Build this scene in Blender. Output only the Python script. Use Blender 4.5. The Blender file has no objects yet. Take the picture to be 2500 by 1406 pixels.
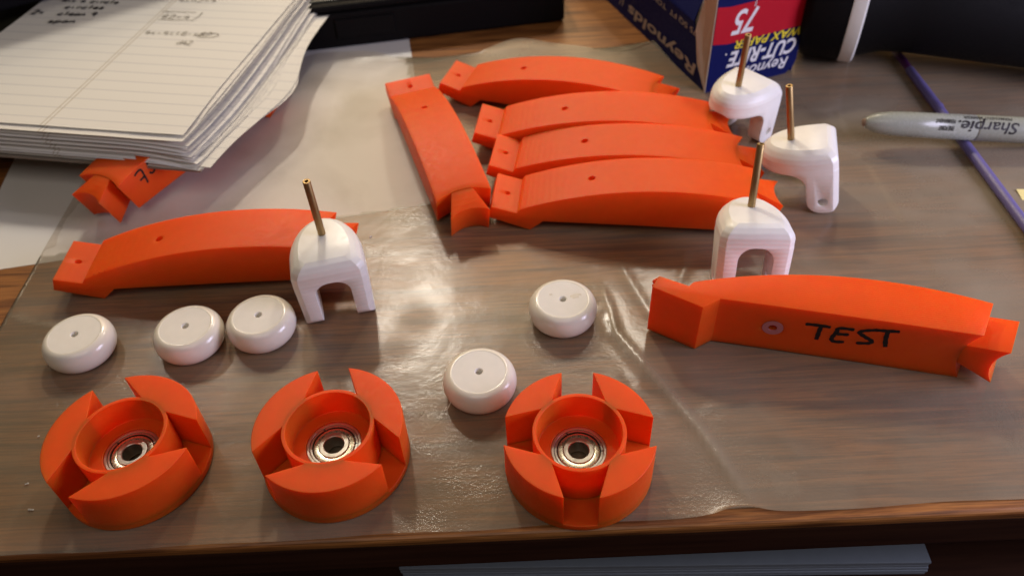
import bpy, bmesh, math, random
from mathutils import Vector, Matrix, Euler, noise
S = 0.00086            # one drawing unit in metres
sc = bpy.context.scene
COL = sc.collection
random.seed(7)

# ------------------------------------------------------------------ camera
cd = bpy.data.cameras.new("camera"); cam = bpy.data.objects.new("camera", cd); COL.objects.link(cam)
cd.sensor_width = 36.0; cd.lens = 28.0; cd.clip_start = 0.01; cd.clip_end = 50
R_ = Vector((0.99837772, -0.03989983, -0.0406193)); U_ = Vector((0.0569379, 0.69962379, 0.71223917)); F_ = Vector((0, 0.71339649, -0.70076062))
m = Matrix((R_, U_, -F_)).transposed().to_4x4(); m.translation = Vector((0, 0, 274.461)) * S
cam.matrix_world = m
cd.dof.use_dof = True; cd.dof.focus_distance = 318 * S; cd.dof.aperture_fstop = 13.0
sc.camera = cam
sc.view_settings.view_transform = 'Standard'; sc.view_settings.look = 'None'; sc.view_settings.gamma = 1.0
sc.view_settings.exposure = -0.06
sc.render.engine = 'CYCLES'
sc.cycles.use_denoising = True
sc.cycles.max_bounces = 10; sc.cycles.transparent_max_bounces = 16
sc.cycles.sample_clamp_indirect = 4.0

# ------------------------------------------------------------------ room light
w = bpy.data.worlds.new("World"); sc.world = w; w.use_nodes = True
bg = w.node_tree.nodes["Background"]; bg.inputs[0].default_value = (1.0, 0.74, 0.52, 1); bg.inputs[1].default_value = 0.04

def lamp(name, kind, loc, power, color, size, target=None, size_y=None):
    l = bpy.data.lights.new(name, kind); o = bpy.data.objects.new(name, l); COL.objects.link(o)
    l.energy = power; l.color = color; o.location = Vector(loc) * S
    if kind == 'AREA':
        l.size = size * S
        if size_y: l.shape = 'RECTANGLE'; l.size_y = size_y * S
        d = (Vector(target) - Vector(loc)); o.rotation_euler = d.to_track_quat('-Z', 'Y').to_euler()
    else:
        l.shadow_soft_size = size * S
    return o
WARM = (1.0, 0.91, 0.77)
lamp("ceiling_bulb", 'POINT', (-170, 950, 690), 7.6, WARM, 34)
lamp("ceiling_bulb", 'POINT', (-560, 900, 760), 1.5, WARM, 34)
lamp("ceiling_bulb", 'POINT', (260, 980, 740), 3.6, WARM, 34)
lamp("warm_glare_panel", 'AREA', (-90, 1500, 860), 8.0, (1.0, 0.72, 0.40), 1300, (-40, 268, 60), 780)  # warm panel added out of view to give the desk its broad glare
lamp("overhead_fill", 'AREA', (-60, -260, 900), 1.55, (1.0, 0.88, 0.77), 800, (0, 300, 0), 500)  # soft fill added behind the camera to lift the facing sides
lamp("cool_fill", 'AREA', (520, 145, 215), 1.9, (0.76, 0.73, 0.98), 260, (40, 330, 10), 200)  # unseen cool area lamp added at the right to fill shaded sides

# ------------------------------------------------------------------ materials
class NT:
    def __init__(s, name):
        s.m = bpy.data.materials.new(name); s.m.use_nodes = True; s.t = s.m.node_tree; s.n = s.t.nodes; s.l = s.t.links
        s.p = s.n["Principled BSDF"]; s.out = s.n["Material Output"]
    def node(s, typ, **kw):
        x = s.n.new(typ)
        for k, v in kw.items(): setattr(x, k, v)
        return x
    def link(s, a, b): s.l.new(a, b)
    def coord(s, sx=1, sy=1, sz=1, kind='Object'):
        c = s.node('ShaderNodeTexCoord'); mp = s.node('ShaderNodeMapping')
        mp.inputs['Scale'].default_value = (sx / S, sy / S, sz / S); s.link(c.outputs[kind], mp.inputs[0]); return mp.outputs[0]
    def noise(s, vec, scale, detail=3, rough=.5, dist=0):
        x = s.node('ShaderNodeTexNoise'); x.inputs['Scale'].default_value = scale; x.inputs['Detail'].default_value = detail
        x.inputs['Roughness'].default_value = rough; x.inputs['Distortion'].default_value = dist; s.link(vec, x.inputs['Vector']); return x.outputs['Fac']
    def ramp(s, fac, stops, interp='LINEAR'):
        r = s.node('ShaderNodeValToRGB'); r.color_ramp.interpolation = interp; e = r.color_ramp.elements
        while len(e) < len(stops): e.new(.5)
        for el, (p, c) in zip(e, stops):
            el.position = p; el.color = (c, c, c, 1) if isinstance(c, (int, float)) else (*c, 1)
        s.link(fac, r.inputs[0]); return r.outputs[0]
    def mix(s, fac, a, b, mode='MIX'):
        x = s.node('ShaderNodeMix', data_type='RGBA', blend_type=mode)
        for sock, v in ((x.inputs[0], fac), (x.inputs[6], a), (x.inputs[7], b)):
            if isinstance(v, (int, float)): sock.default_value = v
            elif isinstance(v, tuple): sock.default_value = (*v, 1)
            else: s.link(v, sock)
        return x.outputs[2]
    def math(s, op, a, b=0.0, c=0.0):
        x = s.node('ShaderNodeMath', operation=op)
        for sock, v in zip(x.inputs, (a, b, c)):
            if isinstance(v, (int, float)): sock.default_value = v
            else: s.link(v, sock)
        return x.outputs[0]
    def bump(s, h, strength=.3, dist=.2, normal=None):
        b = s.node('ShaderNodeBump'); b.inputs['Strength'].default_value = strength; b.inputs['Distance'].default_value = dist * S
        s.link(h, b.inputs['Height'])
        if normal: s.link(normal, b.inputs['Normal'])
        return b.outputs[0]
    def set(s, **kw):
        names = dict(color='Base Color', rough='Roughness', metal='Metallic', spec='Specular IOR Level', coat='Coat Weight', coat_rough='Coat Roughness',
                     sss='Subsurface Weight', sss_scale='Subsurface Scale', sss_r='Subsurface Radius', normal='Normal', sheen='Sheen Weight')
        for k, v in kw.items():
            i = s.p.inputs[names[k]]
            if isinstance(v, (int, float)): i.default_value = v
            elif isinstance(v, tuple): i.default_value = (*v, 1) if len(i.default_value) == 4 else v
            else: s.link(v, i)
        return s

def plastic(name, col, rough, layer=0.0, layer_scale=1.0, grain=.15, sss=0.0, spec=.5, var=.06, axis=2, sss_s=2.5, sss_r=(1, .8, .6)):
    n = NT(name); v = n.coord()
    base = n.mix(n.noise(v, .18, 2), tuple(c * (1 - var) for c in col), tuple(min(1, c * (1 + var)) for c in col))
    h = n.noise(v, 2.2, 3)
    if layer:
        sep = n.node('ShaderNodeSeparateXYZ'); n.link(v, sep.inputs[0])
        wv = n.math('SINE', n.math('MULTIPLY', n.math('ADD', sep.outputs[axis], n.math('MULTIPLY', n.noise(v, .06, 1), 1.2)), 6.283 * layer_scale))
        nrm = n.bump(wv, layer, .12)
    else: nrm = None
    n.set(color=base, rough=n.ramp(n.noise(v, .6, 3), [(.3, rough * .85), (.7, min(1, rough * 1.15))]), spec=spec, normal=n.bump(h, grain, .15, nrm))
    if sss: n.set(sss=sss, sss_scale=sss_s * S, sss_r=sss_r)
    return n.m
ORANGE = plastic("orange_filament", (0.78, 0.088, 0.006), .50, .12, .9, .18, spec=.20, sss=.8, sss_s=12.0, sss_r=(1, .07, .02))
ORANGE_SIDE = ORANGE
WHITE = plastic("white_filament", (0.85, 0.835, 0.80), .36, .26, .45, .12, sss=.12)
TYRE = plastic("dipped_white_rubber", (0.80, 0.755, 0.67), .20, 0, 1, .10, sss=.15, spec=.6)
DISC = plastic("white_disc_plastic", (0.82, 0.79, 0.735), .62, 0, 1, .06, sss=.1, spec=.25)
PALE = plastic("cool_sheen_tint", (0.50, 0.17, 0.20), .35)
BLACK = plastic("black_plastic", (0.005, 0.0045, 0.005), .65, 0, 1, .2, spec=.10)
BLACK_MATT = plastic("black_cloth", (0.007, 0.0065, 0.008), .9, 0, 1, .3, spec=.15)
RINGWHITE = plastic("white_band_plastic", (0.74, 0.73, 0.68), .4)
PURPLE = plastic("purple_plastic", (0.125, 0.105, 0.28), .45, 0, 1, .1)
PURPLE_DARK = plastic("dark_purple_tip", (0.075, 0.012, 0.085), .5)
GREY = plastic("marker_grey_plastic", (0.29, 0.30, 0.25), .26, 0, 1, .05)
INK = plastic("black_ink", (0.012, 0.008, 0.010), .5, 0, 1, .05, spec=.25)
CARD_IN = plastic("unbleached_card", (0.48, 0.41, 0.30), .8, 0, 1, .2, spec=.2)
BLUE = plastic("box_blue_print", (0.004, 0.007, 0.075), .6, 0, 1, .05, spec=.12)
RED = plastic("box_red_print", (0.42, 0.005, 0.018), .45, 0, 1, .05, spec=.25)
PRINT_WHITE = plastic("box_white_print", (0.72, 0.72, 0.74), .45, 0, 1, .02)
PRINT_YELLOW = plastic("box_yellow_print", (0.75, 0.62, 0.03), .45, 0, 1, .02)
YELLOW = plastic("yellow_note_paper", (0.72, 0.62, 0.25), .8)
CARDBOARD = plastic("grey_backing_board", (0.25, 0.21, 0.17), .85)
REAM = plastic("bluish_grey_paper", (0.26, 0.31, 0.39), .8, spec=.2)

def metal(name, col, rough):
    n = NT(name); v = n.coord()
    n.set(color=n.mix(n.noise(v, 1.2, 3), tuple(c * .82 for c in col), col), metal=1.0, rough=n.ramp(n.noise(v, .8, 2), [(.3, rough * .85), (.7, rough * 1.2)]))
    return n.m
STEEL = metal("bearing_steel", (0.72, 0.69, 0.63), .33)
SHIELD = metal("bearing_shield", (0.80, 0.73, 0.58), .27)
DARK = plastic("dark_gap", (0.02, 0.014, 0.012), .6)
BRASS = metal("brass_tube", (0.40, 0.275, 0.125), .48)

def wood_mat():
    n = NT("dark_oak_desk"); c = n.node('ShaderNodeTexCoord'); mp = n.node('ShaderNodeMapping')
    mp.inputs['Scale'].default_value = (.009 / S, .15 / S, .15 / S); mp.inputs['Rotation'].default_value = (0, 0, math.radians(-.6)); n.link(c.outputs['Object'], mp.inputs[0])
    v = mp.outputs[0]
    f1 = n.noise(v, 1.0, 6, .62, .6)
    mp2 = n.node('ShaderNodeMapping'); mp2.inputs['Scale'].default_value = (.024 / S, .85 / S, .85 / S); n.link(c.outputs['Object'], mp2.inputs[0])
    f2 = n.noise(mp2.outputs[0], 1.0, 4, .6, .3)
    base = n.ramp(f1, [(.28, (.06, .020, .006)), (.42, (.175, .062, .017)), (.55, (.38, .155, .041)), (.72, (.21, .078, .022))])
    pores = n.ramp(f2, [(.36, .50), (.54, 1.0)])
    colr = n.mix(1.0, base, pores, 'MULTIPLY')
    n.set(color=colr, rough=.40, spec=.4, coat=.18, coat_rough=.30, normal=n.bump(f2, .22, .22))
    return n.m
WOOD = wood_mat()
def edge_mat():
    n = NT("dark_desk_edge"); v = n.coord(.02, .3, .3)
    n.set(color=n.ramp(n.noise(v, 1, 4), [(.3, (.026, .009, .005)), (.7, (.050, .019, .010))]), rough=.6, spec=.15)
    return n.m
EDGE = edge_mat()

def wax_mat():
    n = NT("wax_paper"); v = n.coord()
    big = n.noise(v, .018, 3, .55, .4); mid = n.noise(v, .12, 3); fine = n.noise(v, .75, 3, .55); vfine = n.noise(v, 2.2, 2)
    at = n.node('ShaderNodeAttribute', attribute_name='wrinkle'); op = n.node('ShaderNodeAttribute', attribute_name='opacity')
    mask = n.math('ADD', n.math('MULTIPLY', at.outputs['Fac'], 1.3), n.ramp(n.noise(v, .028, 2, .5, .3), [(.46, .08), (.66, .5)]))
    h = n.math('ADD', n.math('MULTIPLY', mid, .5), n.math('MULTIPLY', mask, n.math('ADD', n.math('MULTIPLY', fine, 1.1), n.math('MULTIPLY', vfine, .30))))
    nrm = n.bump(h, .5, .55)
    n.set(color=n.mix(n.noise(v, .03, 2), (.26, .217, .157), (.34, .29, .215)), rough=.22, spec=.75, normal=nrm)
    tr = n.node('ShaderNodeBsdfTransparent'); tr.inputs[0].default_value = (.985, .97, .95, 1)
    mx = n.node('ShaderNodeMixShader')
    fac = n.math('ADD', n.ramp(big, [(.32, .38), (.68, .60)]), n.math('ADD', op.outputs['Fac'], n.math('MULTIPLY', n.math('SUBTRACT', fine, .5), .10)))
    fac = n.math('MAXIMUM', fac, .04); n.link(fac, mx.inputs[0]); n.link(tr.outputs[0], mx.inputs[1]); n.link(n.p.outputs[0], mx.inputs[2]); n.link(mx.outputs[0], n.out.inputs[0])
    return n.m
WAX = wax_mat()

def paper_mat(name, col):
    n = NT(name); v = n.coord()
    n.set(color=n.mix(n.noise(v, .03, 3), tuple(c * .96 for c in col), col), rough=.85, spec=.2, normal=n.bump(n.noise(v, 1.6, 4), .08, .2))
    return n.m
PAPER = paper_mat("white_printer_paper", (.80, .785, .76))
def ruled_mat():
    n = NT("ruled_steno_paper"); uv = n.node('ShaderNodeTexCoord'); sep = n.node('ShaderNodeSeparateXYZ'); n.link(uv.outputs['UV'], sep.inputs[0])
    X, Y = sep.outputs[0], sep.outputs[1]      # UV carries drawing units
    fr = n.math('FRACT', n.math('DIVIDE', n.math('ADD', Y, 7.6), 10.4))
    line = n.math('LESS_THAN', n.math('ABSOLUTE', n.math('SUBTRACT', fr, .5)), .040)
    rule = lambda c: n.math('LESS_THAN', n.math('ABSOLUTE', n.math('SUBTRACT', X, c)), .33)
    mid = n.math('MAXIMUM', rule(-86.2), rule(-83.6))
    right = n.math('MAXIMUM', rule(-2.6), rule(-7.2))
    col = n.mix(line, (.80, .78, .735), (.62, .61, .60))
    col = n.mix(mid, col, (.52, .46, .37)); col = n.mix(n.math('MULTIPLY', right, 0.0), col, (.4, .38, .42))
    v = n.coord()
    n.set(color=col, rough=.85, spec=.2, normal=n.bump(n.noise(v, .12, 3), .10, .5))
    return n.m
RULED = ruled_mat()
PENCIL = plastic("pencil_graphite", (.27, .245, .20), .6)

# ------------------------------------------------------------------ helpers (all lengths in drawing units)
def mesh_obj(name, verts, faces, mat, parent=None, smooth=False, loc=None, rot=None):
    me = bpy.data.meshes.new(name); me.from_pydata([Vector(v) * S for v in verts], [], faces); me.validate()
    bm = bmesh.new(); bm.from_mesh(me); bmesh.ops.recalc_face_normals(bm, faces=bm.faces); bm.to_mesh(me); bm.free()
    me.materials.append(mat)
    if smooth: me.polygons.foreach_set('use_smooth', [True] * len(me.polygons))
    o = bpy.data.objects.new(name, me); COL.objects.link(o)
    if parent: o.parent = parent
    if loc is not None: o.location = Vector(loc) * S
    if rot is not None: o.rotation_euler = rot
    return o
def empty(name, label, cat, loc, rot=(0, 0, 0), group=None):
    o = bpy.data.objects.new(name, None); COL.objects.link(o); o.empty_display_size = .01
    o.location = Vector(loc) * S; o.rotation_euler = rot
    tag(o, label, cat, group); return o
def tag(o, label, cat, group=None, kind=None):
    o['label'] = label; o['category'] = cat
    if group: o['group'] = group
    if kind: o['kind'] = kind
    return o
def smooth_by_angle(o, ang=35):
    me = o.data; bm = bmesh.new(); bm.from_mesh(me)
    for f in bm.faces: f.smooth = True
    for e in bm.edges:
        e.smooth = not (len(e.link_faces) == 2 and e.calc_face_angle(0) > math.radians(ang))
    bm.to_mesh(me); bm.free(); return o
def bevel(o, width, seg=2, ang=30):
    b = o.modifiers.new("bevel", 'BEVEL'); b.width = width * S; b.segments = seg; b.limit_method = 'ANGLE'; b.angle_limit = math.radians(ang); b.harden_normals = False
    return o
def apply_mods(o):
    dg = bpy.context.evaluated_depsgraph_get(); dg.update()
    me = bpy.data.meshes.new_from_object(o.evaluated_get(dg)); old = o.data; o.modifiers.clear(); o.data = me; me.name = o.name; return o
def cut(o, cutter, op='DIFFERENCE'):
    b = o.modifiers.new("cut", 'BOOLEAN'); b.operation = op; b.object = cutter; b.solver = 'EXACT'
    apply_mods(o); bpy.data.objects.remove(cutter); return o
def prism(poly, z0, z1):
    n = len(poly); v = [(x, y, z0) for x, y in poly] + [(x, y, z1) for x, y in poly]
    f = [tuple(range(n))[::-1], tuple(range(n, 2 * n))] + [(i, (i + 1) % n, n + (i + 1) % n, n + i) for i in range(n)]
    return v, f
def lathe(prof, n=72, closed=False):
    """prof: list of (r,z); a closed profile makes a ring"""
    v, f, k = [], [], len(prof)
    for i in range(n):
        a = 2 * math.pi * i / n; c, s_ = math.cos(a), math.sin(a)
        v += [(r * c, r * s_, z) for r, z in prof]
    for i in range(n):
        j = (i + 1) % n
        for q in range(k if closed else k - 1):
            p = (q + 1) % k; f.append((i * k + q, j * k + q, j * k + p, i * k + p))
    if not closed:
        f.append(tuple(i * k for i in range(n))); f.append(tuple(i * k + k - 1 for i in range(n)))
    return v, f
def cyl(r, p, q, n=32):
    p, q = Vector(p), Vector(q); d = (q - p); L = d.length; M = d.to_track_quat('Z', 'Y').to_matrix()
    v, f = lathe([(r, 0), (r, L)], n); return [tuple(M @ Vector(a) + p) for a in v], f
def join(*parts):
    V, Fc = [], []
    for v, f in parts:
        o = len(V); V += list(v); Fc += [tuple(i + o for i in a) for a in f]
    return V, Fc
def box(x0, x1, y0, y1, z0, z1):
    return prism([(x0, y0), (x1, y0), (x1, y1), (x0, y1)], z0, z1)
def ribbon(strokes, width, mapf, smooth_n=5, lift=.06):
    """pen strokes as thin flat ribbons with round-ish ends; mapf maps (a,b) on the surface to a point, and its lifted twin"""
    V, Fc = [], []
    for st in strokes:
        pts = [Vector(p) for p in st]
        # Catmull-Rom resample
        P = [pts[0]] + pts + [pts[-1]]; out = []
        for i in range(1, len(P) - 2):
            for k in range(smooth_n):
                t = k / smooth_n; p0, p1, p2, p3 = P[i - 1], P[i], P[i + 1], P[i + 2]
                out.append(.5 * ((2 * p1) + (p2 - p0) * t + (2 * p0 - 5 * p1 + 4 * p2 - p3) * t * t + (3 * p1 - p0 - 3 * p2 + p3) * t ** 3))
        out.append(pts[-1]); n = len(out); o = len(V)
        for i, p in enumerate(out):
            d = (out[min(i + 1, n - 1)] - out[max(i - 1, 0)]); d = d.normalized() if d.length > 1e-6 else Vector((1, 0)); nn = Vector((-d.y, d.x))
            wv = width * .5 * (.7 if i in (0, n - 1) else 1) * (1 + .12 * math.sin(i * 1.7))
            for sgn in (1, -1):
                V.append(mapf(p + nn * wv * sgn, lift))
        for i in range(n - 1): Fc.append((o + 2 * i, o + 2 * i + 1, o + 2 * i + 3, o + 2 * i + 2))
    return V, Fc
def text_obj(name, s, size, mat, parent, M, shear=0.0, bold=0.0, width=None, extrude=.08):
    cu = bpy.data.curves.new(name, 'FONT'); cu.body = s; cu.size = size; cu.shear = shear; cu.offset = bold; cu.extrude = extrude; cu.resolution_u = 3
    t = bpy.data.objects.new(name, cu); COL.objects.link(t); dg = bpy.context.evaluated_depsgraph_get(); dg.update()
    me = bpy.data.meshes.new_from_object(t.evaluated_get(dg)); bpy.data.objects.remove(t)
    xs = [v.co.x for v in me.vertices]; x0, x1 = min(xs), max(xs); k = (width / (x1 - x0)) if width else 1
    for v in me.vertices:
        v.co = (M @ Vector(((v.co.x - x0) * k, v.co.y, v.co.z))) * S
    me.materials.clear(); me.materials.append(mat); me.name = name
    o = bpy.data.objects.new(name, me); COL.objects.link(o); o.parent = parent; return o
def frame(right, up, org):
    r, u = Vector(right).normalized(), Vector(up).normalized(); n = r.cross(u)
    M = Matrix((r, u, n)).transposed().to_4x4(); M.translation = Vector(org); return M
def copy_tree(o, parent=None):
    c = o.copy(); COL.objects.link(c)
    if parent: c.parent = parent
    for ch in list(o.children): copy_tree(ch, c)
    return c

# ================================================================== DESK
desk = empty("desk", "dark brown wood grain desk top that everything is laid out on", "desk", (0, 151, -.9))
v, f = box(-700, 800, -2.6, 800, -6, 0)
top = mesh_obj("desk_top", v, f, WOOD, desk); bevel(top, 2.2, 4)
v, f = box(-700, 800, -1.9, 20, -23.5, -6.05)
edge = mesh_obj("front_edge_band", v, f, EDGE, desk); bevel(edge, 1.2, 3)
desk.rotation_euler = (0, 0, math.radians(-.8))
v, f = box(-700, 800, -160, 700, -104, -94)
mesh_obj("lower_shelf", v, f, EDGE, desk)

# wax paper sheet: a thin grid with soft waves, sharp creases and a torn left edge
creases = [([(43, 279), (45.5, 262), (46.5, 246), (57.6, 224), (74, 190), (86, 157)], 1.5, 2.0),
           ([(37.5, 282), (42, 262), (47, 245)], .9, 1.5), ([(54, 295), (60, 272), (66, 252)], .8, 2.2), ([(83, 278), (88, 290), (90, 300)], .9, 1.4),
           ([(-249, 281), (-236, 275), (-222, 271)], 1.1, 1.6), ([(4, 312), (14, 305), (22, 292)], .5, 3.0), ([(46, 244), (52, 228)], .6, 2.0),
           ([(40, 238), (47, 222), (53, 205)], .5, 1.6), ([(95, 205), (104, 192), (112, 172)], .35, 4.0), ([(180, 400), (215, 360), (250, 350)], .4, 7),
           ([(235, 350), (262, 330), (300, 330)], .4, 6), ([(150, 330), (190, 325), (240, 310)], .3, 6)]
def crease_h(x, y):
    h = 0
    for pts, hh, ww in creases:
        best = 1e9; tt = 0
        n = len(pts) - 1
        for i in range(n):
            ax, ay = pts[i]; bx_, by_ = pts[i + 1]; dx, dy = bx_ - ax, by_ - ay
            t = max(0, min(1, ((x - ax) * dx + (y - ay) * dy) / (dx * dx + dy * dy)))
            d = math.hypot(x - ax - t * dx, y - ay - t * dy)
            if d < best: best = d; tt = (i + t) / n
        if best < ww * 4: h = max(h, hh * math.exp(-best / ww) * min(1, 6 * min(tt + .05, 1.05 - tt)))
    return h
wrinkled = [(-46.2, 262, 9, 1), (-55, 243, 8, .9), (11, 262, 5, .8), (10, 246, 6, 1), (23, 234, 9, 1), (36, 226, 9, 1), (-38, 198, 9, .9), (-20, 172, 12, .6), (-40, 153, 9, 1), (18, 299, 7, .8), (-15, 262, 14, .25), (60, 165, 14, .15)]
drops = [(-38.7, 204, 5.0, .12), (102, 163, 6.0, .07), (97, 171, 3.5, .04), (-86, 197, 4.0, .06)]
WR, OP = [], []
xs = [-252 + i * 2.0 for i in range(338)]; ys = [151.2 + j * 2.0 for j in range(184)]
V, Fc = [], []
for j, y in enumerate(ys):
    for i, x in enumerate(xs):
        q = noise.noise(Vector((x * .021, y * .021, .3))) * .5 + noise.noise(Vector((x * .07, y * .07, 5.1))) * .22
        z = -.42 + .28 * max(-1, min(1, q)) + crease_h(x, y)
        back = max(0, (y - 478) / 38); z += back * back * (2.2 + 2.2 * math.sin(x * .055 + .8))
        fr = max(0, (166 - y) / 16); z += fr * fr * (1.5 * math.exp(-((x - 80) / 13) ** 2) + .12 + .1 * math.sin(x * .12))
        far = max(0, min(1, (x - 130) / 80)); z += far * .9 * (noise.noise(Vector((x * .03, y * .03, 9))) * .5 + .35) if not (90 < x < 205 and 270 < y < 420) else 0
        xx, yy = x, y
        if i == 0: xx += 1.6 * noise.noise(Vector((0, y * .35, 2))) + 4 * noise.noise(Vector((0, y * .03, 7))) + (4 if y > 330 else 0) + 3
        if j == len(ys) - 1: yy += 8 * math.sin(x * .045 + .6) + 2 * math.sin(x * .13)
        if j == 0: yy += .4 * math.sin(x * .09) + 2.6 * math.exp(-((x - 82) / 9) ** 2)
        WR.append(max(0, min(1, sum(k * math.exp(-((x - a) ** 2 + (y - b) ** 2) / r / r) for a, b, r, k in wrinkled))))
        lift = far * max(0, noise.noise(Vector((x * .022, y * .022, 3.3))) + .12) * .30 + back * .12
        inp = 1 if (0 < (x + 40.4) * -.989 + (y - 350.3) * -.150 < 251 and 0 < (x + 40.4) * -.124 + (y - 350.3) * .992) else 0
        ctr = -.20 * math.exp(-((x - 25) / 105) ** 2 - ((y - 300) / 34) ** 2) - .17 * math.exp(-((x + 130) / 80) ** 2 - ((y - 276) / 20) ** 2) + .07 * far
        OP.append(ctr - .40 * inp + min(1, .30 * crease_h(x, y) / 1.5 + lift + sum(k for a, b, r, k in drops if (x - a) ** 2 + (y - b) ** 2 < r * r)))
        V.append((xx, yy, z))
nx = len(xs)
for j in range(len(ys) - 1):
    for i in range(nx - 1): Fc.append((j * nx + i, j * nx + i + 1, (j + 1) * nx + i + 1, (j + 1) * nx + i))
wax = mesh_obj("wax_paper_sheet", V, Fc, WAX, None, True)
for nm, vals in (("wrinkle", WR), ("opacity", OP)):
    at = wax.data.attributes.new(nm, 'FLOAT', 'POINT'); at.data.foreach_set("value", vals)
tag(wax, "large translucent creased sheet of wax paper spread over the wood desk", "wax paper")

# white sheet of paper, slightly bowed
V, Fc = [], []
o_, ea, eb = Vector((-40.4, 350.3)), Vector((-.989, -.150)), Vector((-.124, .992))
NX, NY = 26, 30
for j in range(NY + 1):
    for i in range(NX + 1):
        p = o_ + ea * (251 * i / NX) + eb * (325 * j / NY); V.append((p.x, p.y, -.72 + .08 * math.sin(i * .4) * math.sin(j * .3)))
for j in range(NY):
    for i in range(NX): a = j * (NX + 1) + i; Fc.append((a, a + 1, a + NX + 2, a + NX + 1))
wp = mesh_obj("paper_sheet", V, Fc, PAPER, None, True); tag(wp, "plain white sheet of paper lying flat under the pad and black case", "paper")

# ================================================================== PRINTED ARMS
P0, P1, P2, P6, P7, P8 = (-29.05, 1.29), (-6.87, -6.16), (0, 0), (-11.87, 7.37), (-13.66, 4.68), (-26.82, 8.14)
P4X, HE, TAU, W, ST, SB = 103.73, 19.31, .32, 29.4, 9.31, .34
HT, HB, NK, TW, TR, RH = -20.08, 24.24, 5.76, 10.45, 17.2, 29.39
def arc(A, B, s, n):
    A, B = Vector(A), Vector(B); d = B - A; L = d.length; nr = Vector((-d.y, d.x)) / L; R = (L * L / 4 + s * s) / (2 * s); out = []
    for i in range(n + 1):
        t = i / n; u = (t - .5) * L; h = math.copysign(math.sqrt(max(R * R - u * u, 0)), R) - (R - s); out.append(A + d * t + nr * h)
    return out
ct, st_ = math.cos(TAU), math.sin(TAU); XD = Vector((ct, -st_))
P4 = Vector((P4X, 0)); P5 = Vector((P4X + HE * st_, HE * ct)); hw = W / 2
def arm_body():
    n = 30; ny = 16; top = arc(P6, P5, ST, n); bot = arc(P4, P2, -SB, n)[::-1]; V, Fc = [], []
    for j in range(ny + 1):
        y = -hw + W * j / ny; d = math.sqrt(RH ** 2 - hw ** 2) - math.sqrt(RH ** 2 - y * y); ring = [P0, P1]
        ring += [tuple(p + XD * d * (i / n) ** 6) for i, p in enumerate(bot)]
        ring += [tuple(p + XD * d * (1 - i / n) ** 6) for i, p in enumerate(top[::-1])]
        ring += [P7, P8]
        V += [(a, y, b) for a, b in ring]
    k = len(ring)
    for j in range(ny):
        for i in range(k): p = (i + 1) % k; Fc.append((j * k + i, j * k + p, (j + 1) * k + p, (j + 1) * k + i))
    Fc.append(tuple(range(k))); Fc.append(tuple(range(ny * k, ny * k + k))[::-1])
    return V, Fc
def arm_tongue():
    xc = math.sqrt(RH ** 2 - hw ** 2); f = lambda r, y: xc - math.sqrt(r * r - y * y)
    poly = [(-6, -NK * .9), (f(RH, NK), -NK), (f(TR, TW), -TW)] + [(f(TR, -TW + 2 * TW * i / 12), -TW + 2 * TW * i / 12) for i in range(1, 12)] + [(f(TR, TW), TW), (f(RH, NK), NK), (-6, NK * .9)]
    Z2 = Vector((st_, ct)); V = []
    for hgt in (.15, HE - .35):
        for d, y in poly: p = P4 + XD * d + Z2 * hgt; V.append((p.x, y, p.y))
    n = len(poly); Fc = [tuple(range(n)), tuple(range(n, 2 * n))[::-1]] + [(i, (i + 1) % n, n + (i + 1) % n, n + i) for i in range(n)]
    return V, Fc
def top_z(x): return P6[1] + 0  # only used for hole rims
v, f = arm_body(); arm_b = mesh_obj("arm_body", v, f, ORANGE)
for (x, z0, z1, r) in ((HT, 3.2, 20, 1.55), (HB, -5, 40, 1.9), (HB, -3, .9, 4.6)):
    cv, cf = cyl(r, (x, 0, z0), (x, 0, z1), 28); cut(arm_b, mesh_obj("cutter", cv, cf, ORANGE))
bevel(arm_b, .28, 2, 25); apply_mods(arm_b); smooth_by_angle(arm_b, 32)
v, f = arm_tongue(); arm_t = mesh_obj("dovetail_tongue", v, f, ORANGE); bevel(arm_t, .22, 2, 25); apply_mods(arm_t); smooth_by_angle(arm_t, 32)
v, f = lathe([(2.0, 0), (4.45, 0), (4.45, .35), (2.0, .35)], 40, True); arm_r = mesh_obj("screw_recess", v, f, ORANGE, None, False, (HB, 0, .55))
arm0 = empty("printed_arm", "x", "printed arm", (0, 0, 0), group="orange 3D printed arms")
for o in (arm_b, arm_t, arm_r): o.parent = arm0
ARMS = [
 ("orange printed arm lying on its side with TEST written on it, beside a white fork", (4.7879, .0085, -.2746), (88.65, 236.55, 15.08)),
 ("frontmost arm of the orange fan, its tapering side in full view", (-.0077, .0184, -.1446), (20.21, 336.41, 5.66)),
 ("single orange arm behind the row of white wheels, its dovetail end behind a white fork", (-.0158, .0187, .0083), (-196.75, 303.34, 5.64)),
 ("orange arm laid crosswise in front of the fan tabs, dovetail end towards the table edge", (.0171, .0333, -1.2943), (-51.93, 434.83, 6.11)),
 ("rearmost orange arm of the fan, angled away near the wax paper box", (-.0017, .0238, -.3538), (-8.21, 458.22, 5.89)),
 ("orange arm second from the back of the fan, beside the angled rear arm", (.0451, .0258, -.1765), (12.16, 405.66, 6.15)),
 ("orange arm second from the front of the fan, just behind the frontmost one", (.0265, .0263, -.1929), (20.24, 371.84, 6.14)),
 ("orange arm marked 75 sticking out from under the lined paper pad", (.0338, -.010, -2.073), (-165.39, 449.66, 5.2)),
]
arms = []
for i, (lab, rot, loc) in enumerate(ARMS):
    a = arm0 if i == 0 else copy_tree(arm0)
    a['label'] = lab; a.rotation_euler = rot; a.location = Vector(loc) * S; arms.append(a)
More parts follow.
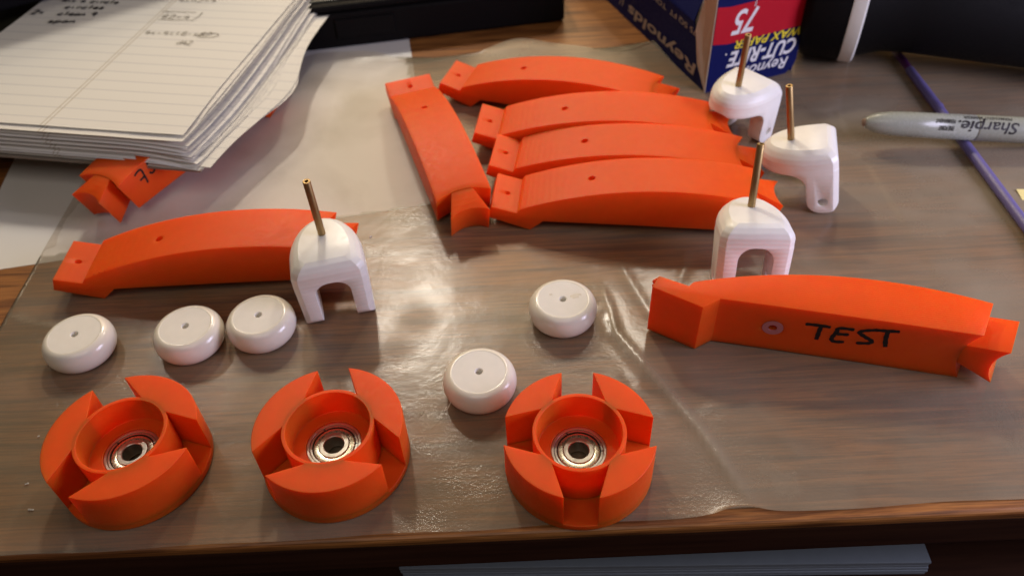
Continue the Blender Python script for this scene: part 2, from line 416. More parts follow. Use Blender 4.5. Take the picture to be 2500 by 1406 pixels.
# marker writing
test = [[(36.7, -5.9), (42.4, -6.2), (47.0, -6.0)], [(43.2, -6.2), (43.1, -2.3), (43.2, 3.4)], [(56.4, -6.6), (50.5, -6.2), (49.9, -3.5), (49.0, 1.1), (50.4, 2.9), (54.4, 2.3)], [(50.2, -2.3), (55.1, -2.9)],
        [(65.2, -8.6), (60.5, -7.0), (58.7, -5.3), (61.6, -3.0), (64.6, -1.1), (64.1, .7), (59.1, 1.8)], [(64.3, -8.3), (68.5, -8.9), (73.5, -9.5)], [(69.1, -8.7), (69.6, -3.7), (70.9, 1.6)]]
def bot_map(p, l):
    t = p.x / P4X; return (p.x, p.y, SB * 4 * t * (1 - t) - l)
v, f = ribbon(test, 1.9, bot_map, 6, .07); mesh_obj("marker_writing", v, f, INK, arms[0])
v, f = lathe([(1.9, 0), (4.4, 0), (4.4, .5), (1.9, .5)], 40, True); mesh_obj("sheen_ring", v, f, PALE, arms[0], False, (HB, -.2, .15))  # pale pink ring: recess floor's cool reflected light put into its colour
s75 = [[(98.0, 17.6), (95.8, 18.6), (93.1, 18.6), (92.4, 14.8), (92.1, 9.4)], [(96.1, 13.4), (92.6, 14.0)], [(84.0, 19.0), (88.0, 19.6), (86.5, 16.9), (85.0, 15.2), (85.5, 13.4), (87.2, 12.8), (88.8, 14.1)]]
v, f = ribbon(s75, 1.2, lambda p, l: (p.x, hw + l, p.y), 6, .07); mesh_obj("marker_writing", v, f, INK, arms[7])
# bits of glue and stringing on two arms
def blobs(pts, parent, mat, name):
    parts = []
    for (x, y, z, r) in pts:
        n = 8; pr = [(max(.02, r * math.sin(math.pi * i / n)), -r * math.cos(math.pi * i / n) * .6) for i in range(n + 1)]
        vv, ff = lathe(pr, 10); parts.append(([(a + x, b + y, c + z) for a, b, c in vv], ff))
    v, f = join(*parts); return mesh_obj(name, v, f, mat, parent, True)
blobs([(-28.3, -13.2, 3.5, 1.1), (-28.2, -13.6, 5.4, 1.3), (-27.4, -12.6, 7.4, 1.2), (-26.5, -13.4, 7.9, 1.0), (-25.0, -12.9, 7.8, .9), (-27.8, -11.4, 6.6, 1.0)], arms[0], ORANGE, "plastic_stringing")
blobs([(-6.5, -13.9, 9.6, .5), (-3.4, -14.0, 11.0, .55), (-8.8, -13.6, 8.3, .4), (-.6, -14.1, 12.1, .45), (1.5, -14.0, 12.9, .4)], arms[2], ORANGE, "plastic_stringing")

# ================================================================== HUBS WITH BEARINGS
HH, ZF, RO, RI, ZB = 21.98, 3.0, 18.0, 16.4, 9.9
SA, SBB = math.radians(12.4), math.asin(11.1 / RO)
def bearing(parent):
    be = mesh_obj("bearing", *lathe([(9.75, 2.6), (11.0, 2.9), (11.0, 9.05), (10.7, 9.35), (9.9, 9.35), (9.7, 9.1), (9.6, 8.3)], 64, True), STEEL, parent); smooth_by_angle(be, 30)
    parts = []
    for k in range(3):          # split snap ring
        a0 = 2 * math.pi * k / 3 + .55; a1 = a0 + 2 * math.pi / 3 - .07; n = 20; V, Fc = [], []
        for i in range(n + 1):
            a = a0 + (a1 - a0) * i / n
            for r, z in ((8.75, 8.55), (9.5, 8.55), (9.5, 9.0), (8.75, 9.0)): V.append((r * math.cos(a), r * math.sin(a), z))
        for i in range(n):
            for q in range(4): p = (q + 1) % 4; Fc.append((i * 4 + q, i * 4 + p, i * 4 + 4 + p, i * 4 + 4 + q))
        parts.append((V, Fc))
    mesh_obj("snap_ring", *join(*parts), STEEL, be)
    o = mesh_obj("shield", *lathe([(6.15, 8.0), (8.3, 8.0), (8.3, 8.6), (8.0, 8.9), (6.4, 9.0), (6.15, 8.9)], 64, True), SHIELD, be); smooth_by_angle(o, 30)
    o = mesh_obj("inner_ring", *lathe([(4.0, 2.6), (6.0, 2.6), (6.0, 9.2), (5.85, 9.4), (4.3, 9.4), (4.0, 9.1)], 64, True), STEEL, be); smooth_by_angle(o, 30)
    mesh_obj("dark_groove", *lathe([(4.2, 8.0), (9.7, 8.0), (9.7, 7.6), (4.2, 7.6)], 48, True), DARK, be)
    return be
def hub(name, label, loc, rz, n):
    t = empty(name, label, "wheel hub", loc, (0, 0, rz), "orange slotted hubs")
    b = mesh_obj("base_disc", *lathe([(11.0, 0), (RH, 0), (RH, ZF), (11.0, ZF)], 96, True), ORANGE, t); bevel(b, .3); smooth_by_angle(b, 40)
    c = mesh_obj("centre_cup", *lathe([(11.02, ZF - .4), (RO, ZF - .4), (RO, HH - .02), (RI, HH - .02), (RI - .15, ZB), (11.02, ZB)], 96, True), ORANGE, t); bevel(c, .25); smooth_by_angle(c, 40)
    for k in range(n):
        a = 2 * math.pi * k / n; b_ = 2 * math.pi * (k + 1) / n; poly = []
        for i in range(25): th = a + SA + (b_ - a - 2 * SA) * i / 24; poly.append((RH * math.cos(th), RH * math.sin(th)))
        for i in range(7): th = b_ - SBB + (a + SBB - b_ + SBB) * i / 6; poly.append(((RO - .6) * math.cos(th), (RO - .6) * math.sin(th)))
        o = mesh_obj("crescent_block", *prism(poly, ZF - .3, HH), ORANGE, t); bevel(o, .25, 2, 30); smooth_by_angle(o, 30)
    bearing(t)
    return t
hub("slotted_hub", "orange three-slot hub at the left, its steel bearing tilting away darkest", (-156.32, 188.47, 0), 2.029, 3)['label'] = "orange hub with three slots below the leftmost white wheel"
hub("slotted_hub", "orange hub with three slots, between the other two orange hubs", (-74.74, 186.47, 0), 1.616, 3)
hub("slotted_hub", "orange hub with four slots, beside the pair of spaced white wheels", (22.54, 177.42, 0), 1.499, 4)

# ================================================================== WHITE WHEELS
RW, HWL, RD = 15.9, 12.55, 11.5
prof = [(RD - .2, .25)] + [(RD + (RW - RD) * math.sin(math.pi * i / 20), HWL / 2 - (HWL / 2) * math.cos(math.pi * i / 20)) for i in range(21)] + [(RD - .02, HWL - .01), (RD - .08, HWL - .9)]
w0 = empty("white_roller", "x", "wheel", (0, 0, 0), group="white rollers")
ty = mesh_obj("tyre", *lathe(prof, 80, True), TYRE, w0, True)
di = mesh_obj("hub_disc", *lathe([(1.55, .4), (RD - .06, .4), (RD - .04, HWL - .06), (1.9, HWL - .05), (1.55, HWL - .35)], 80, True), DISC, w0); smooth_by_angle(di, 35)
def spots(o, z, specs): pass
WH = [("white wheel at the far left of its row, apart from the other two", (-200.98, 252.9)), ("white wheel touching its neighbour on its right, middle of the row of three", (-150.59, 254.22)),
      ("white wheel beside the standing white fork, touching another wheel on its left", (-117.87, 258.68)), ("white wheel with a glue smear, beside the long wax paper crease", (23.11, 257.58)), ("white wheel close behind the four-slot orange hub", (-16.1, 217.4))]
wheels = []
for i, (lab, (x, y)) in enumerate(WH):
    o = w0 if i == 0 else copy_tree(w0)
    o['label'] = lab; o.location = Vector((x, y, 0)) * S; o.rotation_euler = (0, 0, i * 1.3); wheels.append(o)
wheels[3].rotation_euler = (0, 0, 0)
SMEAR = plastic("glue_smear", (.66, .62, .55), .15)
v, f = ribbon([[(3.5, 1.2), (6, 2.2), (8.8, 2.2)], [(4.5, .4), (7.5, .9)], [(-6, 3.2), (-4.6, 3.4)]], 1.3, lambda p, l: (p.x, p.y, HWL - .1 + l), 5, .08); mesh_obj("glue_smear", v, f, SMEAR, wheels[3])
THREAD = plastic("loose_filament_thread", (.7, .64, .55), .35)
def tube(path, r, n=8):
    V, Fc = [], []; k = len(path)
    for i, p in enumerate(path):
        p = Vector(p); d = (Vector(path[min(i + 1, k - 1)]) - Vector(path[max(i - 1, 0)])).normalized(); u = d.orthogonal().normalized(); w_ = d.cross(u)
        rr = r[i] if isinstance(r, (list, tuple)) else r
        V += [tuple(p + (u * math.cos(2 * math.pi * q / n) + w_ * math.sin(2 * math.pi * q / n)) * rr) for q in range(n)]
    for i in range(k - 1):
        for q in range(n): s2 = (q + 1) % n; Fc.append((i * n + q, i * n + s2, (i + 1) * n + s2, (i + 1) * n + q))
    Fc.append(tuple(range(n))); Fc.append(tuple(range((k - 1) * n, k * n))); return V, Fc
wheels[4].rotation_euler = (0, 0, 0)
v, f = tube([(-12.5, -9.6, 5), (-13.6, -11.6, 4), (-15.2, -13.2, 2.6), (-15.6, -12.4, 2.4), (-14.2, -10.8, 3.6)], .16); mesh_obj("plastic_thread", v, f, THREAD, wheels[4], True)

# ================================================================== WHITE FORKS WITH BRASS RODS
FW, FH, FD, FC, FCH, FE, FN, FG, ZA, RA, ROD, ZU, LW, HZ, HX = 34.1, 36.9, 22.53, 5.43, 5.82, -10.0, 15.6, 16.3, 26.4, 6.9, 31.1, 24.6, 15.8, 6.9, -14.6
def plan(wd, d, e, n, k=30, cr=2.8):
    P = [(-d, -wd / 2 + cr), (-d + cr, -wd / 2)]
    for i in range(k + 1):
        a = -math.pi / 2 + math.pi * i / k; P.append((e + (n - e) * math.cos(a), wd / 2 * math.sin(a)))
    return P + [(-d + cr, wd / 2), (-d, wd / 2 - cr)]
def fork_master():
    rings = [(plan(FW - 1.2, FD, FE, FN - .6), 0)]
    rings.append((plan(FW, FD, FE, FN), ZU + 1.6)); rings.append((plan(FW - .25, FD - .1, FE, FN - .1), ZU + 1.9))
    A = math.radians(46)
    for q in range(5):
        a = A * q / 4; ins = .12 + (FC - .12) * (1 - math.cos(a)) / (1 - math.cos(A)); zz = FH - FCH - 1.0 + (FCH + 1.0) * math.sin(a) / math.sin(A)
        rings.append((plan(FW - 2 * ins, FD - ins * .9, FE, FN - ins), zz))
    V, Fc = [], []; n = len(rings[0][0])
    for P, z in rings: V += [(x, y, z) for x, y in P]
    for r in range(len(rings) - 1):
        for i in range(n): j = (i + 1) % n; Fc.append((r * n + i, r * n + j, (r + 1) * n + j, (r + 1) * n + i))
    Fc.append(tuple(range(n))[::-1]); Fc.append(tuple(range((len(rings) - 1) * n, len(rings) * n)))
    o = mesh_obj("fork_body", V, Fc, WHITE)
    # slot between the legs
    P = [(-FG / 2, -5)] + [(-FG / 2 + RA - RA * math.cos(a), ZA - RA + RA * math.sin(a)) for a in [math.pi / 2 * i / 8 for i in range(9)]] + [(FG / 2 - RA + RA * math.sin(a), ZA - RA + RA * math.cos(a)) for a in [math.pi / 2 * i / 8 for i in range(9)]] + [(FG / 2, -5)]
    v, f = prism(P, -60, 60); v = [(z, x, y) for x, y, z in v]; cut(o, mesh_obj("cutter", v, f, WHITE))
    # open space under the nose, with a fillet up against the legs and rounded leg bottoms
    x0 = -FD + LW; P = [(x0 - 7.5, -4)] + [(x0 - 7.5 + 7.5 * math.sin(a), 7.5 - 7.5 * math.cos(a)) for a in [math.pi / 2 * i / 8 for i in range(9)]] + [(x0 + 8.5 - 8.5 * math.cos(a), ZU - 8.5 + 8.5 * math.sin(a)) for a in [math.pi / 2 * i / 8 for i in range(9)]] + [(60, ZU + 1.0), (60, -4)]
    v, f = prism(P, -60, 60); v = [(x, -z, y) for x, y, z in v]; cut(o, mesh_obj("cutter", v, f, WHITE))
    P = [(-60, -4), (-60, 5.5)] + [(-FD + 5.5 - 5.5 * math.cos(a), 5.5 - 5.5 * math.sin(a)) for a in [math.pi / 2 * i / 8 for i in range(9)]] + [(-FD + 5.5, -4)]
    v, f = prism(P, -60, 60); v = [(x, -z, y) for x, y, z in v]; cut(o, mesh_obj("cutter", v, f, WHITE))
    v, f = cyl(2.6, (HX, -40, HZ), (HX, 40, HZ), 28); cut(o, mesh_obj("cutter", v, f, WHITE))
    bevel(o, .35, 2, 30); apply_mods(o); smooth_by_angle(o, 26)
    return o
f0 = empty("caster_fork", "x", "caster fork", (0, 0, 0), group="white caster forks with brass rods")
fb = fork_master(); fb.parent = f0
rod = mesh_obj("brass_rod", *lathe([(.85, FH - 1), (1.75, FH - 1), (1.75, FH + ROD - .2), (1.6, FH + ROD), (.95, FH + ROD), (.85, FH + ROD - .3)], 28, True), BRASS, f0); smooth_by_angle(rod, 40)
pl = mesh_obj("rod_core", *lathe([(.02, FH - 1), (.84, FH - 1), (.84, FH + ROD - 2.0), (.02, FH + ROD - 2.0)], 16), DARK, f0)
FORKS = [("white fork with a brass rod standing alone beside the left orange arm", (-.012, -.04, 1.769), (-86.3, 285.6, .75)),
         ("white fork standing behind the TEST arm, arched opening facing the viewer", (.009, .225, 1.477), (113.9, 282.5, -2.1)),
         ("white fork nearest the grey marker, showing one leg with an axle hole", (.001, .222, 2.869), (156.9, 341.2, -2.2)),
         ("white fork in front of the blue wax paper box, rounded nose towards the fan", (-.033, .02, 3.831), (132.9, 394.0, .3))]
for i, (lab, rot, loc) in enumerate(FORKS):
    o = f0 if i == 0 else copy_tree(f0)
    o['label'] = lab; o.rotation_euler = rot; o.location = Vector(loc) * S

# ================================================================== STENO PAD
PO = Vector((-171.9, 368.2, 0)); pad = empty("steno_pad", "thick curled pad of lined paper with handwritten notes, resting on an orange arm", "paper pad", (PO.x, PO.y, 0), (0, 0, math.atan2(-.2136, .9769)))
def sheet(i, n):
    t = i / (n - 1)                       # 0 bottom sheet, 1 top sheet
    sp = (1 - t); rnd = random.Random(i * 13 + 5); fan = rnd.uniform(-2.2, 2.2)
    dx = 9.0 * sp + rnd.uniform(-1.2, 1.2) + (7 if i == 3 else 0); dy = -7.5 * sp + rnd.uniform(-2.2, 2.2); ang = (rnd.uniform(-.006, .006) - .006 * sp)
    z0 = 24.8 + 15.2 * t + (rnd.uniform(-.35, .35) if 0 < i < n - 1 else 0); NXs, NYs = 30, 26; Wd, Ln = 181, 268; V, Fc, UV = [], [], []
    for b in range(NYs + 1):
        y = Ln * (b / NYs) ** 1.25
        for a in range(NXs + 1):
            u = 1 - (1 - a / NXs) ** 1.6; x = -Wd + Wd * u
            z = z0
            cr = max(0, (x + 42) / 42)                       # curl along the right edge
            wav = noise.noise(Vector((y * .016, i * .31, 1.5)))
            z += cr ** 2 * (-(9.0 + 3 * wav) * sp * math.exp(-((y - 62) / 95) ** 2) + 1.6 * wav * (.3 + sp) - (0 if i > n - 3 else 1.2 * sp))
            bulge = cr ** 2 * (5.5 * sp + fan) * min(1, y / 45) * math.exp(-((y - 70) / 90) ** 2)
            if i < 5: bulge += cr ** 2 * (14 - 2.0 * i) * math.exp(-((y - 86) / 36) ** 2)
            corner = max(0, 1 - math.hypot((x - 2) / 34, (y + 2) / 30)); z += corner ** 1.5 * (2.2 * math.sin(i * 1.9 + .5) + .9 * sp)
            z += .35 * noise.noise(Vector((x * .02, y * .02, i * .7)))
            xx = x + dx + bulge + cr * 2 * wav * sp; yy = y + dy
            ca, sa = math.cos(ang), math.sin(ang)
            V.append((xx * ca - yy * sa, xx * sa + yy * ca, max(z, 24.2 + i * .25))); UV.append((x, y))
    for b in range(NYs):
        for a in range(NXs): q = b * (NXs + 1) + a; Fc.append((q, q + 1, q + NXs + 2, q + NXs + 1))
    o = mesh_obj("sheet", V, Fc, RULED, pad, True)
    uv = o.data.uv_layers.new(name="UVMap")
    for l in o.data.loops: uv.data[l.index].uv = UV[l.vertex_index]
    return o, V
NS = 24
for i in range(NS): top_sheet, TV = sheet(i, NS)
v, f = box(-172, 9, -8, 262, 23.2, 24.1); mesh_obj("backing_board", v, f, CARDBOARD, pad)
topz = lambda x, y: 40.0 + .35 * noise.noise(Vector((x * .02, y * .02, (NS - 1) * .7)))
tr_ = random.Random(NS * 13 - 13 + 5)
pm = lambda p, l: (p.x, p.y, 40.55 + l)
LET = {'c': [[(1, .85), (.55, 1), (.1, .6), (.2, .1), (.6, 0), (1, .2)]], 'i': [[(.4, 1), (.5, 0)]], 'r': [[(.2, 1), (.3, 0)], [(.25, .6), (.6, 1), (.95, .9)]], 'l': [[(.5, 2), (.45, 0)]],
       'e': [[(.15, .5), (.9, .6), (.7, 1), (.25, .9), (.1, .3), (.5, 0), (.95, .15)]], 's': [[(.9, .9), (.3, 1), (.3, .6), (.8, .4), (.6, 0), (.1, .1)]], 'a': [[(.9, 1), (.3, 1), (.1, .4), (.4, 0), (.9, .6), (.95, 0)]],
       'n': [[(.1, 1), (.15, 0)], [(.15, .6), (.6, 1), (.85, .6), (.9, 0)]], 'p': [[(.1, 1), (.1, -.8)], [(.1, .9), (.7, 1), (.9, .5), (.5, .05), (.1, .2)]], '2': [[(.1, 1.3), (.5, 1.8), (.9, 1.3), (.1, 0), (1, .05)]],
       '=': [[(.1, .5), (.8, .55)], [(.1, .95), (.8, 1)]], '4': [[(.5, 1.7), (.1, .7), (1, .8)], [(.8, 1.4), (.7, -.2)]], 'x': [[(.1, 1), (.8, 0)], [(.8, 1), (.1, 0)]], '1': [[(.4, 1.6), (.4, 0)]], '-': [[(.1, .6), (.8, .6)]],
       '8': [[(.5, .8), (.1, 1.3), (.5, 1.7), (.9, 1.3), (.1, .4), (.5, 0), (.9, .4), (.5, .8)]], 'd': [[(.9, .9), (.3, .9), (.1, .3), (.5, 0), (.9, .4)], [(.95, 1.9), (.9, 0)]], 'm': [[(.05, 1), (.1, 0)], [(.1, .7), (.35, 1), (.5, 0)], [(.5, .7), (.8, 1), (.95, 0)]]}
def write(s, x, y, h, adv, slope=0.0):
    out = []
    for k, ch in enumerate(s):
        for st in LET.get(ch, []): out.append([(x + adv * k + p[0] * adv * .8, y + slope * adv * k + p[1] * h) for p in st])
    return out
ink = write("circles", -157, 137.6, 2.6, 4.2, .05) + write("2=", -176, 127.5, 3.4, 4.8) + write("clean", -156, 127.6, 2.7, 4.1, .04) + write("4", -132, 129, 3.2, 4.5) + write("span", -156.5, 116.6, 2.8, 5.0, .08) + write("mix a circle", -165, 147.5, 2.6, 3.6)
v, f = ribbon(ink, 1.15, pm, 4, .05); mesh_obj("ink_notes", v, f, INK, pad)
pen = [[(-85, 139.6), (-60, 140.2)], [(-82, 128.2), (-57, 128.8)], [(-55.4, 140.6), (-55.8, 134), (-57.5, 128.4)]] + write("82=4", -81, 130.4, 2.8, 5.2) + write("4x-4=18-x82", -81, 108, 2.6, 4.2, .03) + [[(-44, 109.5), (-40, 112.8), (-33, 113), (-30.5, 110.6), (-34, 108), (-41, 107.6), (-44, 109.5)]] + write("d42", -53, 97, 2.6, 3.6) + write("4xn2=4", -81, 155, 2.6, 4.6, .06)
v, f = ribbon(pen, .62, pm, 4, .05); mesh_obj("pencil_notes", v, f, PENCIL, pad)

# ================================================================== BLACK CASE AT THE BACK
cs = empty("black_case", "flat black plastic case with a recessed latch at the back of the desk", "case", (-140, 532, 0), (0, 0, math.radians(7.6)))
o = mesh_obj("case_base", *box(-240, 192, 0, 190, 0, 25.6), BLACK, cs); bevel(o, 2.5, 4)
o = mesh_obj("case_lid", *box(-240, 192, 1.0, 190, 25.9, 31), BLACK, cs); bevel(o, 3.0, 4)
o = mesh_obj("latch", *box(26, 68, -1.6, 3, 7.5, 21.5), BLACK, cs); bevel(o, .8, 3)
o = mesh_obj("lit_lid_top", *box(-236, 96, 8, 180, 30.2, 32.5), plastic("lit_black_plastic", (.035, .037, .025), .4), cs); bevel(o, 1.0, 2)  # slab's olive tint stands in for light on the lid's top face

# black box resting on the far end of the pad; it shades the pad's upper left
bb = empty("black_box", "black box resting on the far left end of the lined pad", "box", (-314, 547, 41.6), (0, 0, math.atan2(65, 100)))
o = mesh_obj("box_body", *box(-150, 190, 0, 70, 0, 92), BLACK_MATT, bb); bevel(o, 3, 3)
o = mesh_obj("box_lid", *box(-151, 191, -1, 71, 92.3, 109), BLACK, bb); bevel(o, 2, 3)

# ================================================================== WAX PAPER BOX
A_ = (131.3, 448.3); BW, BH, BL = 65.7, 62.0, 330
bx_ = empty("wax_paper_box", "blue and red cardboard wax paper box standing upside down behind a white fork", "box", (A_[0], A_[1], -.4), (0, 0, math.radians(17.9)))
T = .9
def slab(P, Q, n, t):     # quad P list -> thin slab along n
    n = Vector(n).normalized() * t; v = [tuple(Vector(p)) for p in P] + [tuple(Vector(p) + n) for p in P]; k = len(P)
    return v, [tuple(range(k)), tuple(range(k, 2 * k))[::-1]] + [(i, (i + 1) % k, k + (i + 1) % k, k + i) for i in range(k)]
# end panel: flat face with chamfered lower right corner and a bent left margin
poly = [(0, 0), (BW - 6.5, 0), (BW - 1.2, 4.5), (BW, 9), (BW, BH), (0, BH)]
v, f = prism(poly, 0, T); v = [(x, z, y) for x, y, z in v]; mesh_obj("end_panel", v, f, BLUE, bx_)
v, f = slab([(.2, -.12, 33), (11, -.12, 31.4), (BW, -.12, 33), (BW, -.12, 57.5), (9, -.12, 55.8), (.2, -.12, 57)], None, (0, -1, 0), .1); mesh_obj("red_band", v, f, RED, bx_)
FM = lambda s, z: frame((-1, 0, 0), (0, 0, -1), (s, -.26, z))
text_obj("lettering", "75", 22, PRINT_WHITE, bx_, FM(29.5, 52.2), .28, .35, 17.5)
text_obj("lettering", "SQ FT", 4.6, PRINT_WHITE, bx_, FM(27, 56.2), .28, .05, 9)
text_obj("lettering", "WAX PAPER", 7.8, PRINT_YELLOW, bx_, FM(63.5, 32.2), .30, .12, 47)
text_obj("lettering", "CUT-RITE", 14.2, PRINT_WHITE, bx_, FM(62.5, 25.0), .30, .38, 50)
text_obj("lettering", ".", 9, PRINT_WHITE, bx_, FM(11.5, 25.0), 0, .05)
text_obj("lettering", "Reynolds", 10.8, PRINT_WHITE, bx_, FM(59, 12.5), .28, .10, 42)
# side flap folded out from the end panel, inner side showing
v, f = slab([(0, .3, 0), (0, .3, BH), (-2.5, 9.5, BH - 1), (-6.0, 10.5, 40), (-4.0, 7.0, 18)], None, (-.95, -.3, 0), .7); mesh_obj("end_flap", v, f, CARD_IN, bx_)
# long carton
v, f = slab([(-.3, 4, 0), (-3.5, 18, 41), (-.5, BL, 41), (-.3, BL, 0)], None, (1, 0, 0), T); mesh_obj("side_panel", v, f, BLUE, bx_)
v, f = slab([(-3.4, 18.4, 41.2), (9, 26, BH - 1), (9, BL, BH - 1), (-.5, BL, 41.2)], None, (.7, 0, -.7), T); mesh_obj("lid_slope", v, f, BLUE, bx_)
v, f = slab([(9.4, 25, BH - .6), (BW, 4, BH - .6), (BW, BL, BH - .6), (9.4, BL, BH - .6)], None, (0, 0, -1), T); mesh_obj("lid_top", v, f, BLUE, bx_)
v, f = slab([(BW - .4, 1.5, 0), (BW - .4, 1.5, BH - 2), (BW - .4, BL, BH - 2), (BW - .4, BL, 0)], None, (-1, 0, 0), T); mesh_obj("side_panel", v, f, BLUE, bx_)
v, f = slab([(1, 3, .3), (BW - 2, 3, .3), (BW - 2, BL, .3), (1, BL, .3)], None, (0, 0, 1), T); mesh_obj("carton_floor", v, f, CARD_IN, bx_)
v, f = slab([(1, 17, 1.5), (BW - 2, 17, 1.5), (BW - 2, 17, BH - 3), (9, 27, BH - 3), (-.5, 20, 40)], None, (0, 1, 0), T); mesh_obj("inner_flap", v, f, CARD_IN, bx_)
SIDE_PRINT = plastic("side_dull_print", (.36, .30, .25), .6)
def SM(y, z):
    k = min(1, z / 41); return frame((0, 1, 0), (.05, 0, -1), (-.5 - 3.1 * k * (1 - y / BL) - .25, y, z))
text_obj("lettering", "Reynolds", 12, SIDE_PRINT, bx_, SM(12, 13.5), .15, .25, 98, .02)
text_obj("lettering", "75 SQ FT  TOWN HOUSE", 5.2, SIDE_PRINT, bx_, SM(14, 36.5), .0, .04, 100, .02)
text_obj("lettering", "((", 12, SIDE_PRINT, bx_, SM(118, 15), .1, .05, 8, .02)

# ================================================================== BLACK BOTTLE WITH WHITE RING, BLACK POUCH
bt = empty("black_bottle", "black cylinder lying down with a white ring, beside the wax paper box", "bottle", (230, 489, 43), (0, math.radians(90), math.radians(-23)))
RB = 43
o = mesh_obj("bottle_cap", *lathe([(0.5, -27), (RB - 6, -27), (RB - 1.5, -24.5), (RB, -21), (RB, -1.0), (RB - 1, 0)], 72), BLACK, bt); smooth_by_angle(o, 40)
o = mesh_obj("white_ring", *lathe([(RB - 6, 0), (RB + .2, 0), (RB + .6, 1.0), (RB + .4, 7.6), (RB - 1.0, 8.6), (RB - 6, 8.6)], 72, True), RINGWHITE, bt); smooth_by_angle(o, 40)
o = mesh_obj("bottle_body", *lathe([(RB - 4, 8.7), (RB - 5, 12), (RB - 9, 24), (RB - 10, 40), (RB - 10, 150), (RB - 14, 156), (.5, 156)], 72), BLACK, bt); smooth_by_angle(o, 40)

def pouch():
    V, Fc = [], []; n, k = 48, 14
    for j in range(k + 1):
        t = j / k; z = 62 * (1 - math.cos(t * math.pi)) / 2; rr = math.sin(min(1, t * 1.06 + .05) * math.pi) ** .42 if j < k else .05
        for i in range(n):
            a = 2 * math.pi * i / n; e = lambda c: math.copysign(abs(c) ** .62, c); nz = 1 + .05 * noise.noise(Vector((math.cos(a) * 2, math.sin(a) * 2, t * 3)))
            V.append((118 * e(math.cos(a)) * rr * nz, 52 * e(math.sin(a)) * rr * nz, max(.0, z)))
    for j in range(k):
        for i in range(n): q = (i + 1) % n; Fc.append((j * n + i, j * n + q, (j + 1) * n + q, (j + 1) * n + i))
    Fc.append(tuple(range(n))); Fc.append(tuple(range(k * n, k * n + n))); return V, Fc
po = empty("black_pouch", "soft black pouch in shadow at the back right corner of the desk", "pouch", (372, 522, 0), (0, 0, math.radians(-30)))
mesh_obj("pouch_body", *pouch(), BLACK_MATT, po, True)
o = mesh_obj("zip_pull", *box(-32, -29, -47, -45, 24, 26.5), STEEL, po); bevel(o, .4, 2)

# ================================================================== PURPLE STICK, MARKER, YELLOW NOTE
ps = empty("purple_stick", "thin purple plastic stick with a dark narrow tip, under the grey marker", "stick", (265.4, 483, 3.3), (0, 0, math.radians(-90.9)))
o = mesh_obj("stick_body", *tube([(26, 0, 0), (27, -.1, 0), (52, -.1, .1), (70, 0, 0), (72, .2, 0), (74, 0, 0), (190, -.6, 0), (235, 0, 0)], [2.0, 2.6, 2.8, 2.8, 3.1, 2.7, 2.7, 2.6], 20), PURPLE, ps); smooth_by_angle(o, 50)
o = mesh_obj("stick_tip", *tube([(-1.2, 0, -.3), (0, 0, -.3), (14, .4, -.3), (29, .2, -.2)], [1.2, 2.3, 2.3, 2.0], 16), PURPLE_DARK, ps); smooth_by_angle(o, 50)

ax0, ax1 = Vector((206.2, 381.8, 15.4)), Vector((296, 370.8, 11.0)); dv = (ax1 - ax0).normalized()
mk = empty("marker_pen", "grey capped marker pen with black lettering, lying across the purple stick", "marker", ax0); mk.rotation_euler = dv.to_track_quat('Z', 'Y').to_euler()
RM = 7.3
o = mesh_obj("cap", *lathe([(.3, -.6), (2.0, -.4), (2.9, .2), (3.3, .9), (4.6, 3.4), (5.7, 7), (6.5, 12), (6.9, 18), (7.05, 26), (7.1, 60)], 48), GREY, mk, True)
o = mesh_obj("cap_nub", *lathe([(.1, -1.6), (1.8, -1.3), (2.3, -.6), (2.4, .2)], 24), plastic("worn_brown_tip", (.22, .14, .09), .5), mk, True)
o = mesh_obj("barrel", *lathe([(7.0, 60.2), (RM, 61), (RM, 150), (6.2, 160), (2, 164), (.3, 164)], 48), GREY, mk, True)
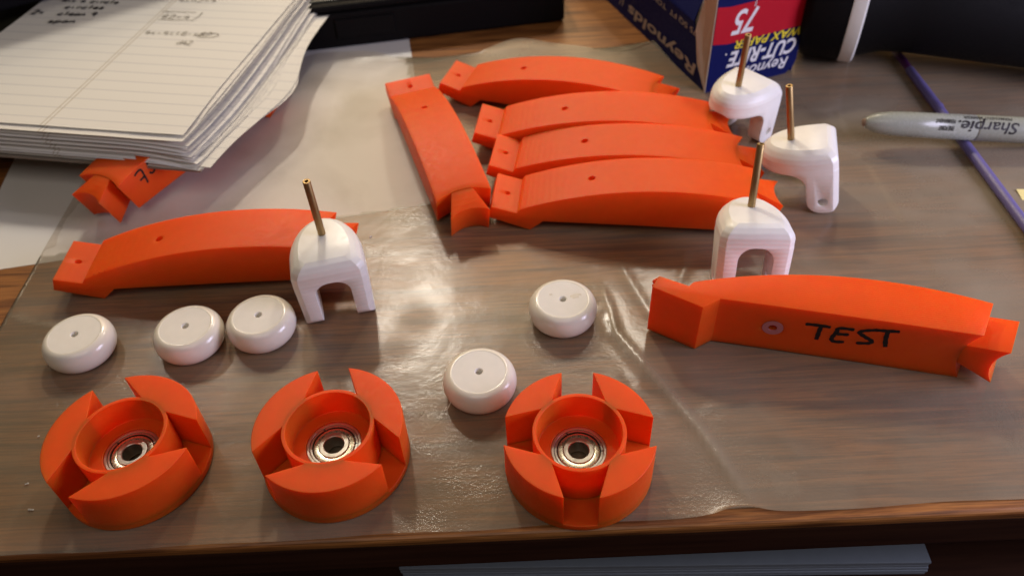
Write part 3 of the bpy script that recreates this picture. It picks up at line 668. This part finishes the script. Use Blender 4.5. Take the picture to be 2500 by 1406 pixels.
# lettering wrapped on the barrel: angle measured from the side facing up
Mi = mk.rotation_euler.to_matrix()
zloc = Mi.inverted() @ Vector((0, -.76, .65)).normalized(); a_up = math.atan2(zloc.y, zloc.x)
sgn = 1 if (Mi @ Vector((math.cos(a_up + .3), math.sin(a_up + .3), 0))).y < (Mi @ Vector((math.cos(a_up), math.sin(a_up), 0))).y else -1
def wrap_text(name, s, size, along, ang, width, shear=.3, bold=.05, mat=INK, r=RM):
    """text runs backwards along the pen (upside down for the viewer)"""
    cu = bpy.data.curves.new(name, 'FONT'); cu.body = s; cu.size = size; cu.shear = shear; cu.offset = bold; cu.resolution_u = 3
    t = bpy.data.objects.new(name, cu); COL.objects.link(t); dg = bpy.context.evaluated_depsgraph_get(); dg.update()
    me = bpy.data.meshes.new_from_object(t.evaluated_get(dg)); bpy.data.objects.remove(t)
    bm = bmesh.new(); bm.from_mesh(me); bmesh.ops.triangulate(bm, faces=bm.faces)
    for _ in range(3):
        lg = [e for e in bm.edges if e.calc_length() > .7]
        if lg: bmesh.ops.subdivide_edges(bm, edges=lg, cuts=1); bmesh.ops.triangulate(bm, faces=bm.faces)
    bm.to_mesh(me); bm.free()
    xs_ = [v.co.x for v in me.vertices]; x0, x1 = min(xs_), max(xs_); k = width / (x1 - x0)
    for v in me.vertices:
        l = along - (v.co.x - x0) * k; a = a_up + sgn * (ang + v.co.y / r); v.co = Vector((math.cos(a) * (r + .12), math.sin(a) * (r + .12), l)) * S
    me.materials.clear(); me.materials.append(mat); o = bpy.data.objects.new(name, me); COL.objects.link(o); o.parent = mk
wrap_text("lettering", "Sharpie.", 9.0, 81.5, -.35, 33, .25, .12, r=7.25)
wrap_text("lettering", "FINE POINT", 3.6, 46.5, .12, 8.5, .2, .10, r=7.15)
wrap_text("lettering", "PERMANENT", 3.4, 47, -.42, 11, .2, .06, r=7.15)
wrap_text("lettering", "PERMANENT MARKER", 3.2, 78, -.85, 26, .2, .02, r=7.25)

yn = mesh_obj("yellow_note", *slab([(273.5, 324, -.1), (305, 315, -.1), (308, 328, .6), (274, 332, .8)], None, (0, 0, 1), .15), YELLOW); tag(yn, "small pale yellow paper scrap at the right edge past the purple stick", "paper scrap")

cr_ = []
for (x, y, l, a) in ((-200.8, 182.6, .8, .3), (-194.4, 170.6, 1.2, -.1), (-73.5, 324.3, .7, .5), (-205, 206, .5, .8)):
    c_, s_ = math.cos(a), math.sin(a); cr_.append(([(x + c_ * u - s_ * w_, y + s_ * u + c_ * w_, z) for u, w_, z in ((-l, -.3, -.1), (l, -.35, -.1), (l, .3, -.1), (-l, .35, -.1), (-l * .8, 0, .35), (l * .7, .1, .3))], [(0, 1, 5, 4), (1, 2, 5), (2, 3, 4, 5), (3, 0, 4), (0, 3, 2, 1)]))
v, f = join(*cr_); crumbs = mesh_obj("plastic_crumbs", v, f, WHITE); tag(crumbs, "tiny white plastic crumbs scattered on the wax paper", "crumbs", kind="stuff")

# ream of paper on the shelf below
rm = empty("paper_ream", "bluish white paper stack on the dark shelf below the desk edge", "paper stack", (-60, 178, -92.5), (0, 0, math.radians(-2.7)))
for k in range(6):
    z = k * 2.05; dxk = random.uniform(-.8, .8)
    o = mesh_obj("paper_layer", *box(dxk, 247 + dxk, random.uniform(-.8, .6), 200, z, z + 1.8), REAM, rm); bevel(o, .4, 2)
sc.cycles.use_adaptive_sampling = True
